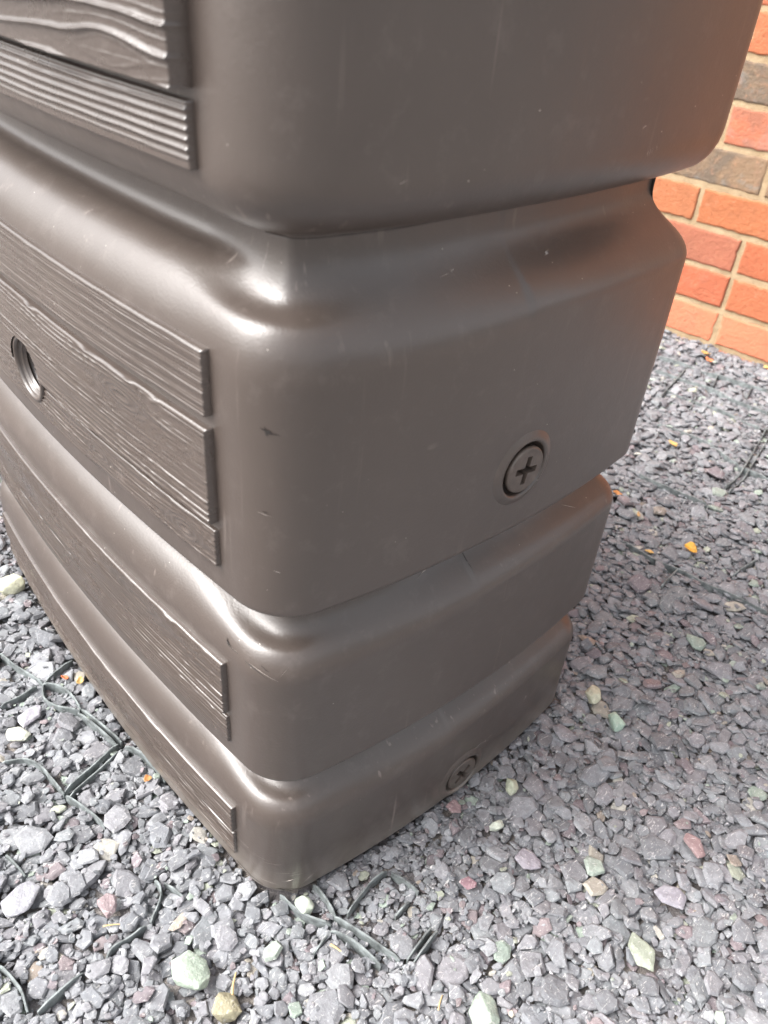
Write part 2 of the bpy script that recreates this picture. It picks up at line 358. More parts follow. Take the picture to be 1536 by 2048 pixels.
# ---- wood effect boards on the front
X0, X1 = -2*HL-.004, .0012
def warp(x, z, knots):
    v = z.copy()
    for (kx, kz, sx, sz, a) in knots:
        r = np.exp(-((x-kx)/sx)**2)*np.exp(-np.abs(z-kz)/sz); v = v - a*np.sign(z-kz)*r*(1-np.exp(-np.abs(z-kz)/(sz*.25)))
    return v
def sharp(fr, p):       # ridge with a crest at integer values
    d = np.abs(fr-np.round(fr))*2; return (1-d)**p
def board(z0, z1, th, kind, knots=(), seed=0, wavy=0.0, wavyb=0.0, res=.00050, name='wood_effect_board', x1=X1):
    nz = int((z1-z0)/res); nx = 380
    x = np.linspace(X0, x1, nx) ; xx = np.concatenate([[X0-.0004, X0-.0004], x, [x1+.0004, x1+.0004]])
    zz = np.linspace(0, 1, nz)
    def edge_b(x): return z0+wavyb*fbm(x*35+seed, x*0+seed, 3)
    def edge_t(x): return z1+wavy*fbm(x*35+seed*3, x*0+9+seed, 3)
    ch_ = .0011/(z1-z0); zf = np.concatenate([[0, 0, .001], zz[(zz > .001) & (zz < 1-ch_)], [1-ch_, 1, 1]])
    Xg, T = np.meshgrid(xx, zf)
    Zg = edge_b(Xg)*(1-T)+edge_t(Xg)*T
    u = Zg-z0; H = z1-z0
    wv = warp(Xg, Zg, knots) - z0
    if kind == 'ridge':       # regular long ridges, plain lower strip
        n = 7
        wv2 = wv+.0009*fbm(Xg*13+seed, wv*30+seed, 3)
        fr = wv2/H*n; h = .0015*sharp(fr, 2.2)*np.clip((wv2/H-.10)/.08, 0, 1)
        h += .00025*sharp(fr*3+fbm(Xg*20, Zg*90, 2)*.8, 2)
    elif kind == 'soft':
        n = 6
        wv2 = wv+.0012*fbm(Xg*9+seed, wv*40+seed, 3)
        fr = wv2/H*n; h = .0012*sharp(fr, 1.4)*(.6+.5*fbm(Xg*6, wv*60+seed, 2))
        h += .0006*sharp(wv2/.0019+fbm(Xg*15+2, Zg*120, 3)*.9, 2)
    elif kind == 'bold':
        wv2 = wv+.0060*fbm(Xg*10+seed, Zg*14+seed, 2)+.0012*fbm(Xg*40, Zg*60+seed, 2)
        h = .0024*sharp(wv2/.0120, 7)+.0012*sharp(wv2/.0050+.3, 5)*np.clip(.3+.9*fbm(Xg*7, Zg*20, 2), 0, 1)+.0002*fbm(Xg*160, Zg*500, 2)
    else:                     # fine grain with sweeping loops
        wv2 = wv+.0050*fbm(Xg*7+seed, Zg*16+seed, 2)+.0006*fbm(Xg*30+seed, Zg*90, 2)
        m1 = np.clip(.5+.9*fbm(Xg*5+seed*2, wv2*70+seed, 2), 0, 1)
        h = .0021*m1*sharp(wv2/.0042, 7) + .0011*sharp(wv2/.0017+.4*fbm(Xg*9, Zg*60, 2), 3)*np.clip(.3+1.1*fbm(Xg*4+7, wv2*110, 2), 0, 1)
        h += .00022*fbm(Xg*30, Zg*1300, 2)
        for (kx, kz, sx, sz, a) in knots:
            r = np.hypot((Xg-kx)/sx, (Zg-kz)/(sz*1.6)); m2 = np.exp(-(r/.75)**4)
            h = h*(1-m2)+m2*(.0005*sharp(r*4.5+.25*fbm(Xg*50, Zg*150, 2), 2))
            h -= .0007*np.exp(-(r/.10)**2)
    depth = th-.0008+h
    depth[0, :] = -.003; depth[-1, :] = -.003; depth[:, 0] = -.003; depth[:, -1] = -.003
    depth[1, 1:-1] = th-.0014; depth[-2, 1:-1] = th*.5; depth[-3, 1:-1] = th-.0002; depth[1:-1, 1] -= .0007; depth[1:-1, -2] -= .0007
    Y = fyf(np.clip(Xg, -2*HL, 0)) - depth
    return mesh_obj(name, np.stack([Xg, Y, Zg], -1).reshape(-1, 3), grid_faces(len(zf), len(xx)), M_BOARD, tank, True), None
bds = []
for args in [dict(z0=.605, z1=.706, th=.0115, kind='bold', knots=((-.045, .612, .03, .012, .010), (-.16, .64, .05, .02, .012)), seed=3),
             dict(z0=.5725, z1=.6005, th=.0045, kind='ridge', seed=1),
             dict(z0=.448, z1=.4865, th=.0050, kind='soft', seed=5),
             dict(z0=.3765, z1=.4400, th=.0062, kind='fine', knots=((-.085, .424, .045, .008, .004), (-.36, .41, .05, .01, .005)), seed=8, wavy=.0003, wavyb=.0010),
             dict(z0=.3430, z1=.3700, th=.0034, kind='fine', knots=((-.030, .354, .030, .008, .005), (-.135, .356, .03, .006, .004), (-.30, .355, .04, .008, .004)), seed=11, wavy=.0012),
             dict(z0=.2070, z1=.2570, th=.0050, kind='fine', knots=((-.10, .245, .07, .010, .007), (-.34, .23, .06, .01, .006)), seed=14, wavy=.0007),
             dict(z0=.1745, z1=.2025, th=.0030, kind='fine', seed=17, wavy=.0008),
             dict(z0=.0590, z1=.0905, th=.0040, kind='soft', seed=20, wavy=.0005),
             dict(z0=.0270, z1=.0560, th=.0030, kind='fine', seed=23, wavy=.0008)]:
    bds.append(board(**args)[0])
# cut the boards where the threaded port sits
for b in bds:
    me = b.data; n = len(me.vertices); co = np.empty(n*3, np.float32); me.vertices.foreach_get('co', co); co = co.reshape(-1, 3)
    d = np.hypot(co[:, 0]-PORT[0], co[:, 2]-PORT[1]); mk = d < RPORT+.0012
    if mk.any():
        bm = bmesh.new(); bm.from_mesh(me); bm.verts.ensure_lookup_table()
        bmesh.ops.delete(bm, geom=[v for v in bm.verts if mk[v.index]], context='VERTS'); bm.to_mesh(me); bm.free()

# ---- drain plugs, each in a moulded socket
def plus_outline(a, wd):
    h = wd/2; return [(h, h), (a, h), (a, -h), (h, -h), (h, -a), (-h, -a), (-h, -h), (-a, -h), (-a, h), (-h, h), (-h, a), (h, a)]
def drain_plug(y, z, ang, proud):
    x = side_x(y, z)[0]
    nrm_y = 2*BS*(y-.21)/(.155**2)
    rot = Matrix.Rotation(0, 3, 'Z')
    def put(V):     # (a, b, h) -> world: h along +x, a along y, b along z, following the bow of the side
        V = np.asarray(V, float); th = math.atan(nrm_y*.5)
        o = np.empty_like(V); o[:, 0] = x+V[:, 2]-V[:, 0]*math.sin(th); o[:, 1] = y+V[:, 0]*math.cos(th)+V[:, 2]*math.sin(th); o[:, 2] = z+V[:, 1]; return o
    Vs, Fs = lathe([(RP+.0095, -.0012), (RP+.0075, .00005), (RP+.0050, .0009), (RP+.0028, .0022), (RP+.0010, .0019), (RP+.0003, .0001), (RP, -.0012), (RP, -.0045), (RP-.001, -.0050), (RP-.001, -.0075), (.002, -.0075)])
    sock = mesh_obj('plug_socket', put(Vs), Fs, M_BODY, tank)
    # plug head: plate with a cross recess
    bm = bmesh.new(); r1 = RP-.0028; n = 72
    ca, sa = math.cos(ang), math.sin(ang)
    ring = [bm.verts.new((r1*.925*math.cos(2*math.pi*k/n), r1*.925*math.sin(2*math.pi*k/n), proud)) for k in range(n)]
    pl = [bm.verts.new((px*ca-py*sa, px*sa+py*ca, proud)) for px, py in plus_outline(.0108, .0050)]
    ed = [bm.edges.new((ring[k], ring[(k+1) % n])) for k in range(n)]+[bm.edges.new((pl[k], pl[(k+1) % 12])) for k in range(12)]
    bmesh.ops.triangle_fill(bm, use_beauty=True, use_dissolve=False, edges=ed)
    lo = [bm.verts.new((v.co.x*.95, v.co.y*.95, proud-.0085)) for v in pl]
    for k in range(12): bm.faces.new((pl[k], pl[(k+1) % 12], lo[(k+1) % 12], lo[k]))
    bm.faces.new(lo)
    prev = ring
    for (rr, hh) in [(r1*.965, proud-.0004), (r1, proud-.0014), (r1, proud-.0040), (r1-.0016, proud-.0046), (r1-.0016, proud-.011)]:
        cur = [bm.verts.new((rr*math.cos(2*math.pi*k/n), rr*math.sin(2*math.pi*k/n), hh)) for k in range(n)]
        for k in range(n): bm.faces.new((prev[k], prev[(k+1) % n], cur[(k+1) % n], cur[k]))
        prev = cur
    bmesh.ops.recalc_face_normals(bm, faces=bm.faces)
    me = bpy.data.meshes.new('drain_plug'); 
    for v in bm.verts: 
        p = put([tuple(v.co)])[0]; v.co = p
    bm.to_mesh(me); bm.free(); me.materials.append(M_PLUG)
    me.polygons.foreach_set('use_smooth', [len(p.vertices) == 4 and p.area < 2e-5 and p.index > 0 for p in me.polygons])
    o = bpy.data.objects.new('drain_plug', me); COL.objects.link(o); o.parent = sock
    return sock
drain_plug(*PLUGS[0], math.radians(-8), .0034)
drain_plug(*PLUGS[1], math.radians(42), .0022)

# ---- threaded port in the front boards
def place_port(V):
    V = np.asarray(V, float); yb = fyf(PORT[0]); return np.stack([PORT[0]+V[:, 0], yb-V[:, 2], PORT[1]+V[:, 1]], -1)
prof = [(RPORT+.0026, -.001), (RPORT+.0024, .0030), (RPORT+.0016, .0044), (RPORT+.0002, .0047), (RPORT-.0012, .0042), (RPORT-.0018, .0020), (RPORT-.0018, .0005),
        (RPORT-.0034, .0002), (RPORT-.0040, -.001)]
h = -.0016
for k in range(7):
    prof += [(RPORT-.0040, h), (RPORT-.0062, h-.0010), (RPORT-.0062, h-.0016), (RPORT-.0040, h-.0026)]; h -= .0034
Vp, Fp = lathe(prof, 80)
port = mesh_obj('threaded_port', place_port(Vp), Fp, M_BODY, tank)
Vp, Fp = lathe([(RPORT-.0040, h), (.001, h-.001)], 80)
mesh_obj('port_bore', place_port(Vp), Fp, M_DARK, port)  # near-black end cap paints the unlit inside of the tank

# ------------------------------------------------------------------ brick wall
PSI, WD = -0.10698, 1.4503
n_w = np.array([math.sin(PSI), math.cos(PSI)]); t_w = np.array([math.cos(PSI), -math.sin(PSI)])
def brick_mats():
    m = NT('fired_brick'); co = m.coord(); at = m.n('ShaderNodeAttribute', attribute_name='tint')
    n1 = m.noise(co, 22, 5, .65); n2 = m.noise(co, 160, 5, .7)
    c = m.mix(m.ramp(n1, [(.35, 0), (.75, 1)]), at.outputs['Color'], (1.25, 1.15, 1.1), 'MULTIPLY')
    al = at.outputs['Alpha']
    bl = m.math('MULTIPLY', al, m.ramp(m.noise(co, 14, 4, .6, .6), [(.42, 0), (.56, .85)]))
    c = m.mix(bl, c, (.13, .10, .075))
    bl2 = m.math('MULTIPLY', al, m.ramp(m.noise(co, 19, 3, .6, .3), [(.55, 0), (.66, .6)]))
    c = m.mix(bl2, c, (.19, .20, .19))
    c = m.mix(m.ramp(n2, [(.25, .5), (.42, 0)]), c, (.45, .4, .38), 'MULTIPLY')
    c = m.mix(m.ramp(m.noise(co, 11, 4, .7), [(.56, 0), (.72, .35)]), c, (.23, .115, .085))
    c = m.mix(m.ramp(m.noise(co, 70, 5, .75), [(.56, 0), (.72, .4)]), c, (.50, .24, .14))
    m.l(c, m.b.inputs['Base Color']); m.b.inputs['Roughness'].default_value = .75; m.b.inputs['Specular IOR Level'].default_value = .3
    nn = m.bump(n2, .9, .003); nn = m.bump(n1, .5, .006, nn); m.l(nn, m.b.inputs['Normal'])
    q = NT('buff_sand_mortar'); co = q.coord(); n1 = q.noise(co, 35, 4, .6); n2 = q.noise(co, 420, 4, .7)
    c = q.mix(q.ramp(n1, [(.35, 0), (.7, 1)]), (.30, .215, .125), (.40, .30, .185))
    c = q.mix(q.ramp(n2, [(.3, .6), (.5, 0)]), c, (.5, .45, .4), 'MULTIPLY')
    q.l(c, q.b.inputs['Base Color']); q.b.inputs['Roughness'].default_value = .9
    nn = q.bump(n2, .7, .0015); nn = q.bump(n1, .6, .006, nn); q.l(nn, q.b.inputs['Normal'])
    return m.m, q.m
MB, MM = brick_mats()
bv, bf, bc, bfm = [], [], [], []
def wpt(u, d, z): return (n_w[0]*(WD-d)+t_w[0]*u, n_w[1]*(WD-d)+t_w[1]*u, z)
joint_u = {0: -.2207, 1: -.2236, 2: -.225, 3: -.3364, 4: -.2236, 5: -.3300, 6: -.2200, 7: -.3350}
def add_brick(u0, u1, z0, z1, col, al, rr):
    dd = .0032+rr.uniform(-.0014, .0012); e = .0024; near = (-1.0 < (u0+u1)/2 < .15 and z0 < .75)
    j = lambda: rr.uniform(-.0014, .0014)
    C4 = [(u0+j(), z0+j()), (u1+j(), z0+j()), (u1+j(), z1+j()), (u0+j(), z1+j())]; P = []
    for k in range(4):
        a_, c_2 = C4[k], C4[(k+1) % 4]; m = (22 if k % 2 == 0 else 8) if near else 1
        for i in range(m):
            t = i/m; u, z = a_[0]*(1-t)+c_2[0]*t, a_[1]*(1-t)+c_2[1]*t
            if near:
                w_ = .0013*float(vnoise(np.array(u*90.+k*7), np.array(z*90.+k*3)))+rr.uniform(-.0004, .0004)-(.0016 if rr.random() < .05 else 0)
                u += (w_ if k == 1 else -w_ if k == 3 else 0); z += (-w_ if k == 0 else w_ if k == 2 else 0)
            P.append((u, z))
    uc_, zc_ = (u0+u1)/2, (z0+z1)/2; N_ = len(P); b = len(bv)
    hu, hz = (u1-u0)/2, (z1-z0)/2
    for lev, (dp, sh) in enumerate(((-.02, 0), (dd-.0024, 0), (dd-.0006, e*.6), (dd, e*1.6))):
        for (u, z) in P: bv.append(wpt(uc_+(u-uc_)*(1-sh/hu), dp, zc_+(z-zc_)*(1-sh/hz))); bc.append((*col, al))
    for lev in range(3):
        for k in range(N_): bf.append((b+lev*N_+k, b+lev*N_+(k+1) % N_, b+(lev+1)*N_+(k+1) % N_, b+(lev+1)*N_+k)); bfm.append(0)
    bf.append(tuple(b+3*N_+k for k in range(N_))); bfm.append(0)
rr = random.Random(5)
Z0 = .0003
for k in range(-1, 34):
    z0 = Z0+.075*k+.0053; z1 = z0+.0644
    base = joint_u.get(k, -.452 if k % 2 else -.565)
    for i in range(-12, 6):
        u0 = base+.225*i+.0053; u1 = u0+.2144
        if u1 > .95: u1 = .9485
        if u1-u0 < .03: continue
        t = rr.random()
        col = (.345, .12, .056) if t < .6 else ((.325, .12, .064) if t < .85 else (.37, .138, .07))
        col = tuple(c*rr.uniform(.88, 1.1) for c in col); al = 1.0 if (rr.random() < .12) else 0.0
        uc = (u0+u1)/2
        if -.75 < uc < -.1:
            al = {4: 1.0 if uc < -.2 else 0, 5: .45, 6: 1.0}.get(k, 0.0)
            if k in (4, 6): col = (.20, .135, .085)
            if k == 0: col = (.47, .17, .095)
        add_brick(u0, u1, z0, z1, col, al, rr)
# mortar face: a real sheet with slightly uneven relief, and the wall's body behind it
us = np.linspace(-3.3, .95, 400); zs = np.linspace(-.08, 2.55, 240)
UU, ZZ = np.meshgrid(us, zs); b = len(bv); DD = .0012*fbm(UU*30, ZZ*30, 2)
for u, z, d_ in zip(UU.ravel(), ZZ.ravel(), DD.ravel()): bv.append(wpt(u, d_, z))
bc.extend([(1, 1, 1, 0)]*UU.size)
gf = grid_faces(240, 400)+b; bf.extend([tuple(x) for x in gf]); bfm.extend([1]*len(gf))
b = len(bv)
for (u, d_, z) in [(-3.3, -.006, -.08), (.95, -.006, -.08), (.95, -.006, 2.55), (-3.3, -.006, 2.55), (-3.3, -.22, -.08), (.95, -.22, -.08), (.95, -.22, 2.55), (-3.3, -.22, 2.55)]: bv.append(wpt(u, d_, z)); bc.append((1, 1, 1, 0))
for fc in [(0, 4, 5, 1), (1, 5, 6, 2), (2, 6, 7, 3), (3, 7, 4, 0), (4, 7, 6, 5)]: bf.append(tuple(b+i for i in fc)); bfm.append(1)
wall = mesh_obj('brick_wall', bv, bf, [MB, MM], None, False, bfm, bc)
tag(wall, 'orange-red brick wall with buff mortar joints behind the tank', 'wall')

# ------------------------------------------------------------------ gravel grid ribs, traced on the ground
RIBS=[[[-0.3648,-0.0676],[-0.3387,-0.063],[-0.2954,-0.0484]],[[-0.2954,-0.0484],[-0.2872,-0.0375],[-0.2634,-0.0307],[-0.2414,-0.032]],[[-0.239,-0.0362],[-0.1806,-0.0236]],[[-0.2408,-0.0312],[-0.1801,-0.0181]],[[-0.1799,-0.0219],[-0.16,-0.0841]],[[-0.1722,-0.0215],[-0.1514,-0.0841]],[[-0.1732,-0.0179],[-0.1636,-0.0122],[-0.1444,-0.0063],[-0.1157,-0.0059]],[[-0.2954,-0.0484],[-0.31,-0.0114]],[[-0.2954,-0.0484],[-0.2764,-0.0577],[-0.2557,-0.0487],[-0.2396,-0.0338]],[[-0.297,-0.0551],[-0.2921,-0.074],[-0.2938,-0.0935]],[[-0.2274,-0.1177],[-0.2184,-0.0976],[-0.1996,-0.0899],[-0.1789,-0.0874],[-0.1583,-0.0853]],[[-0.1552,-0.0848],[-0.1261,-0.0742],[-0.1059,-0.0703]],[[-0.1321,-0.1474],[-0.1039,-0.1422]],[[-0.0332,-0.0601],[-0.0231,-0.0572],[-0.0126,-0.0661],[-0.0039,-0.0797]],[[-0.0266,-0.0553],[-0.0063,-0.0493]],[[-0.0041,-0.0844],[-0.0005,-0.1014],[-0.0057,-0.1103],[-0.0053,-0.1172],[0.0035,-0.1213]],[[-0.0442,-0.1846],[-0.0243,-0.1789],[-0.0146,-0.1781],[0.0007,-0.1811]],[[0.0052,-0.1755],[-0.0008,-0.1383]],[[0.0423,0.0159],[0.0539,0.016],[0.0693,0.0197],[0.0899,0.033]],[[0.0537,0.0422],[0.0701,0.0431],[0.0871,0.04]],[[0.0938,0.03],[0.1096,0.0394],[0.14,0.045]],[[0.0865,0.0393],[0.1193,0.0515],[0.1465,0.0591]],[[0.091,0.0496],[0.0819,0.0841],[0.0828,0.1006]],[[0.0938,0.03],[0.0988,0.0085]],[[0.1437,0.0962],[0.1503,0.0638]],[[0.1489,0.0981],[0.1553,0.0657]],[[0.0862,0.1035],[0.1143,0.1098]],[[0.1168,0.0805],[0.1153,0.0978]],[[-0.4027,1.2605],[-0.3446,1.2762],[-0.2869,1.2854],[-0.217,1.3013],[-0.1889,1.3112]],[[-0.3693,1.1992],[-0.321,1.2076],[-0.2599,1.2227],[-0.2115,1.2138],[-0.1467,1.2301]],[[-0.3067,1.1384],[-0.2465,1.1489],[-0.1813,1.1603],[-0.1253,1.1582]],[[-0.2412,1.0109],[-0.2004,1.0262],[-0.1521,1.0302],[-0.0806,1.0059]],[[-0.3421,1.2759],[-0.2962,1.1039]],[[-0.2846,1.2891],[-0.2652,1.2372]],[[-0.217,1.3013],[-0.2013,1.2512]],[[-0.2633,1.1765],[-0.2399,1.1176]],[[-0.1201,1.1755],[-0.1009,1.1069],[-0.0664,0.9802],[-0.0635,0.9346]],[[-0.1079,1.1721],[-0.0905,1.1048],[-0.0569,0.9788],[-0.0522,0.9269]],[[-0.0529,0.8676],[-0.036,0.8195]],[[-0.1679,0.8467],[-0.1217,0.8427],[-0.0836,0.8555],[-0.0521,0.8619]],[[-0.0806,1.0059],[-0.032,1.0101]],[[-0.0756,0.6763],[-0.0284,0.6748],[0.0113,0.6889],[0.0532,0.692],[0.0896,0.6993],[0.1251,0.7084]],[[0.0053,0.6911],[0.0132,0.6369]],[[0.0603,0.8042],[0.0583,0.7436]]]
ribs = []
for r in RIBS:
    r = np.array(r); 
    if len(r) > 2:      # smooth through the points
        t = np.concatenate([[0], np.cumsum(np.linalg.norm(np.diff(r, axis=0), axis=1))]); tt = np.linspace(0, t[-1], max(8, int(t[-1]/.004)))
        q_ = np.stack([np.interp(tt, t, r[:, 0]), np.interp(tt, t, r[:, 1])], 1)
        for _ in range(6): q_[1:-1] = .25*q_[:-2]+.5*q_[1:-1]+.25*q_[2:]
    else:
        q_ = np.linspace(r[0], r[1], max(3, int(np.linalg.norm(r[1]-r[0])/.006)))
    ribs.append(q_)
def rib_mesh(group):
    V, F = [], []
    for q_ in group:
        d_ = np.gradient(q_, axis=0); d_ /= np.linalg.norm(d_, axis=1)[:, None]+1e-9; nn_ = np.stack([-d_[:, 1], d_[:, 0]], 1)
        ph = q_[0, 0]*50
        for k, (p, n_) in enumerate(zip(q_, nn_)):
            u_ = k/(len(q_)-1)
            wd = .0009*(1+.3*vnoise(np.array(p[0]*60.), np.array(p[1]*60.))) ; top = .0026+.0032*vnoise(np.array(p[0]*25.+3), np.array(p[1]*25.))-(.003 if k in (0, len(q_)-1) else 0)
            ofs = .0002*vnoise(np.array(p[0]*120.), np.array(p[1]*120.)+9); p = p+n_*ofs
            for sx, z in ((-1.5, -.016), (-1.0, top-.0008), (-.6, top), (.6, top), (1.0, top-.0008), (1.5, -.016)):
                V.append((p[0]+n_[0]*wd*sx, p[1]+n_[1]*wd*sx, z))
            if k:
                b = len(V)-12
                for j in range(5): F.append((b+j, b+j+1, b+7+j, b+6+j))
        b0 = len(V)-6*len(q_); F.append(tuple(b0+j for j in range(6))); F.append(tuple(len(V)-1-j for j in range(6)))
    # the grid's backing web, buried in the bed, ties the ribs of one panel together
    for a_ in range(1, len(group)):
        best = min(((float(np.hypot(*(p-q_))), tuple(p), tuple(q_)) for p in group[a_][::3] for b_ in group[:a_] for q_ in b_[::3]), key=lambda t: t[0])
        p, q_ = np.array(best[1]), np.array(best[2]); d_ = q_-p; d_ = d_/(np.linalg.norm(d_)+1e-9) if best[0] > 1e-6 else np.array([1., 0]); n_ = np.array([-d_[1], d_[0]])*.003
        b = len(V)
        for z in (-.0158, -.0145):
            for c in (p-d_*.002+n_, q_+d_*.002+n_, q_+d_*.002-n_, p-d_*.002-n_): V.append((c[0], c[1], z))
        F += [(b, b+1, b+2, b+3), (b+7, b+6, b+5, b+4), (b, b+4, b+5, b+1), (b+1, b+5, b+6, b+2), (b+2, b+6, b+7, b+3), (b+3, b+7, b+4, b)]
    return V, F
grp = {'front': [], 'side': [], 'back': []}
for q_ in ribs:
    c = q_.mean(0)
    grp['back' if c[1] > .45 else ('side' if c[0] > .035 else 'front')].append(q_)
for k, lab in (('front', 'dusty dark plastic gravel grid showing through slate chippings in front of the tank boards'),
               ('side', 'dark plastic gravel grid with open slots beside the near bottom corner of the tank'),
               ('back', 'thin-walled dark gravel grid in the slate near the brick wall')):
    V_, F_ = rib_mesh(grp[k]); o = mesh_obj('gravel_grid', V_, F_, M_GRID, None, False)
    tag(o, lab, 'gravel grid')

# ------------------------------------------------------------------ stones
def hull(pts):
    bm = bmesh.new()
    for p in pts: bm.verts.new(p)
    r = bmesh.ops.convex_hull(bm, input=bm.verts)
    bmesh.ops.delete(bm, geom=[v for v in bm.verts if not v.link_faces], context='VERTS')
    bmesh.ops.triangulate(bm, faces=bm.faces[:])
    bm.verts.index_update()
    V = np.array([v.co[:] for v in bm.verts]); F = np.array([[v.index for v in fc.verts] for fc in bm.faces]); bm.free(); return V, F
def slate(rr):
    n = rr.integers(5, 9); ang = np.sort(rr.random(n)*.7/n*2*math.pi+np.arange(n)*2*math.pi/n); asp = rr.uniform(.5, 1.0); th = rr.uniform(.2, .42)
    rad = 1+rr.uniform(-.22, .16, n); P = []
    for k in range(n):
        x, y = rad[k]*math.cos(ang[k]), asp*rad[k]*math.sin(ang[k])
        P.append((x*rr.uniform(.8, .95), y*rr.uniform(.8, .95), -th*.5)); P.append((x, y, th*rr.uniform(-.25, .12)))
        s_t = rr.uniform(.62, .92); P.append((x*s_t+rr.uniform(-.04, .04), y*s_t, th*(.5+rr.uniform(-.12, .04))))
    P.append((rr.uniform(-.3, .3), rr.uniform(-.2, .2)*asp, th*rr.uniform(.5, .62)))
    return hull(P)
PRO = [slate(rng) for _ in range(90)]
PH = [(v[:, 2].min(), v[:, 2].max(), np.abs(v[:, 1]).max()) for v, _ in PRO]
XA, XB, YA, YB, CS = -1.0, .72, -.46, 1.46, .0025
nxg, nyg = int((XB-XA)/CS), int((YB-YA)/CS)
HM = np.full((nxg, nyg), -.010)
gxs = XA+(np.arange(nxg)+.5)*CS; gys = YA+(np.arange(nyg)+.5)*CS
blocked = np.zeros((nxg, nyg), bool)
GXX, GYY = np.meshgrid(gxs, gys, indexing='ij')
ins = (GXX > -2*HL-TA+.003) & (GXX < TA+BS*(1-((GYY-.195)/.16)**2).clip(0, 1)-.009) & (GYY > -BF*(1-((GXX+HL)/HL)**2).clip(0, 1)+.006) & (GYY < TW)
cx_, cy_ = TA-.042, fyf(TA-.042)+.042
ins &= ~((GXX > cx_) & (GYY < cy_) & (np.hypot(GXX-cx_, GYY-cy_) > .040))
cx2 = -2*HL-TA+.042
ins &= ~((GXX < cx2) & (GYY < cy_) & (np.hypot(GXX-cx2, GYY-cy_) > .040))
behind = (GXX*n_w[0]+GYY*n_w[1]) > WD-.004
ribd = np.full((nxg, nyg), 1.0)
for q_ in ribs:
    for p in q_:
        i0_, i1_ = int((p[0]-.03-XA)/CS), int((p[0]+.03-XA)/CS)+1; j0_, j1_ = int((p[1]-.03-YA)/CS), int((p[1]+.03-YA)/CS)+1
        if i1_ < 0 or j1_ < 0 or i0_ >= nxg or j0_ >= nyg: continue
        i0_, j0_ = max(i0_, 0), max(j0_, 0)
        sub = ribd[i0_:i1_, j0_:j1_]; np.minimum(sub, np.hypot(GXX[i0_:i1_, j0_:j1_]-p[0], GYY[i0_:i1_, j0_:j1_]-p[1]), out=sub)
solid = ins | behind
GREYS = np.array([(.19, .192, .205), (.165, .17, .185), (.215, .215, .23), (.185, .193, .203), (.20, .19, .205), (.135, .138, .15), (.25, .252, .265), (.215, .21, .225)])
PLUM = np.array([(.19, .145, .155), (.165, .13, .143), (.205, .155, .16)]); GRN = np.array([(.28, .34, .28), (.32, .37, .31), (.37, .39, .30)]); TAN = np.array([(.36, .32, .26), (.42, .39, .34), (.30, .24, .19)])
def chip_colour(rr):
    t = rr.random()
    c = GREYS[rr.integers(len(GREYS))] if t < .90 else (PLUM[rr.integers(3)] if t < .955 else (GRN[rr.integers(3)] if t < .988 else TAN[rr.integers(3)]))
    return np.clip((c*.85+.15*np.array([.215, .215, .225]))*np.array([.975, 1.0, 1.0])*rr.uniform(.74, 1.02), 0, 1)
def footprint(x, y, R):
    i0_, i1_ = max(int((x-R-XA)/CS), 0), min(int((x+R-XA)/CS)+1, nxg); j0_, j1_ = max(int((y-R-YA)/CS), 0), min(int((y+R-YA)/CS)+1, nyg)
    return i0_, i1_, j0_, j1_
def settle(x, y, s, k, yawr, rr, tiltn):
    zlo, zhi, asp = PH[k]
    i0_, i1_, j0_, j1_ = footprint(x, y, s)
    if i1_-i0_ < 2 or j1_-j0_ < 2: 
        i1_, j1_ = min(i0_+2, nxg), min(j0_+2, nyg)
        if i1_-i0_ < 2 or j1_-j0_ < 2: return None
    X = GXX[i0_:i1_, j0_:j1_]-x; Y = GYY[i0_:i1_, j0_:j1_]-y
    ca, sa = math.cos(yawr), math.sin(yawr); u_ = (X*ca+Y*sa)/s; v_ = (-X*sa+Y*ca)/(s*asp)
    e = u_*u_+v_*v_; mk = e < .9
    if mk.sum() < 3: mk = e <= np.sort(e.ravel())[min(3, e.size-1)]
    if (solid[i0_:i1_, j0_:j1_] & mk).any(): return None
    H_ = HM[i0_:i1_, j0_:j1_][mk]; Xm, Ym = X[mk], Y[mk]
    Am = np.stack([Xm, Ym, np.ones_like(Xm)], 1)
    AtA = Am.T@Am+np.diag([1e-4*len(Xm)*.05, 1e-4*len(Xm)*.05, 1e-9]); sol = np.linalg.solve(AtA, Am.T@H_)
    gx_, gy_ = np.clip(sol[:2]*.8+rr.normal(0, tiltn, 2), -.75, .75)
    base = np.percentile(H_-(gx_*Xm+gy_*Ym), 78)
    top = base+gx_*X+gy_*Y+s*(zhi-zlo)*np.sqrt(np.clip(1-e*.55, 0, 1))
    return (i0_, i1_, j0_, j1_, mk, top, base, gx_, gy_, H_.mean())
VV, FF, CC = [], [], []; voff = 0
def emit(x, y, s, k, yawr, res, colr, zs=1.0):
    global voff
    i0_, i1_, j0_, j1_, mk, top, base, gx_, gy_, _ = res
    sub = HM[i0_:i1_, j0_:j1_]; sub[mk] = np.maximum(sub[mk], top[mk])
    v, fc = PRO[k]; zlo = PH[k][0]
    ca, sa = math.cos(yawr), math.sin(yawr)
    px, py, pz = v[:, 0]*s, v[:, 1]*s, (v[:, 2]-zlo)*s*zs
    n_ = np.array([-gx_, -gy_, 1.0]); n_ /= np.linalg.norm(n_)
    ex = np.array([ca, sa, gx_*ca+gy_*sa]); ex /= np.linalg.norm(ex); ey = np.cross(n_, ex)
    W = np.array([x, y, base])+px[:, None]*ex+py[:, None]*ey+pz[:, None]*n_
    VV.append(W); FF.append(fc+voff); CC.append(np.tile([*colr, 1.0], (len(v), 1))); voff += len(v)
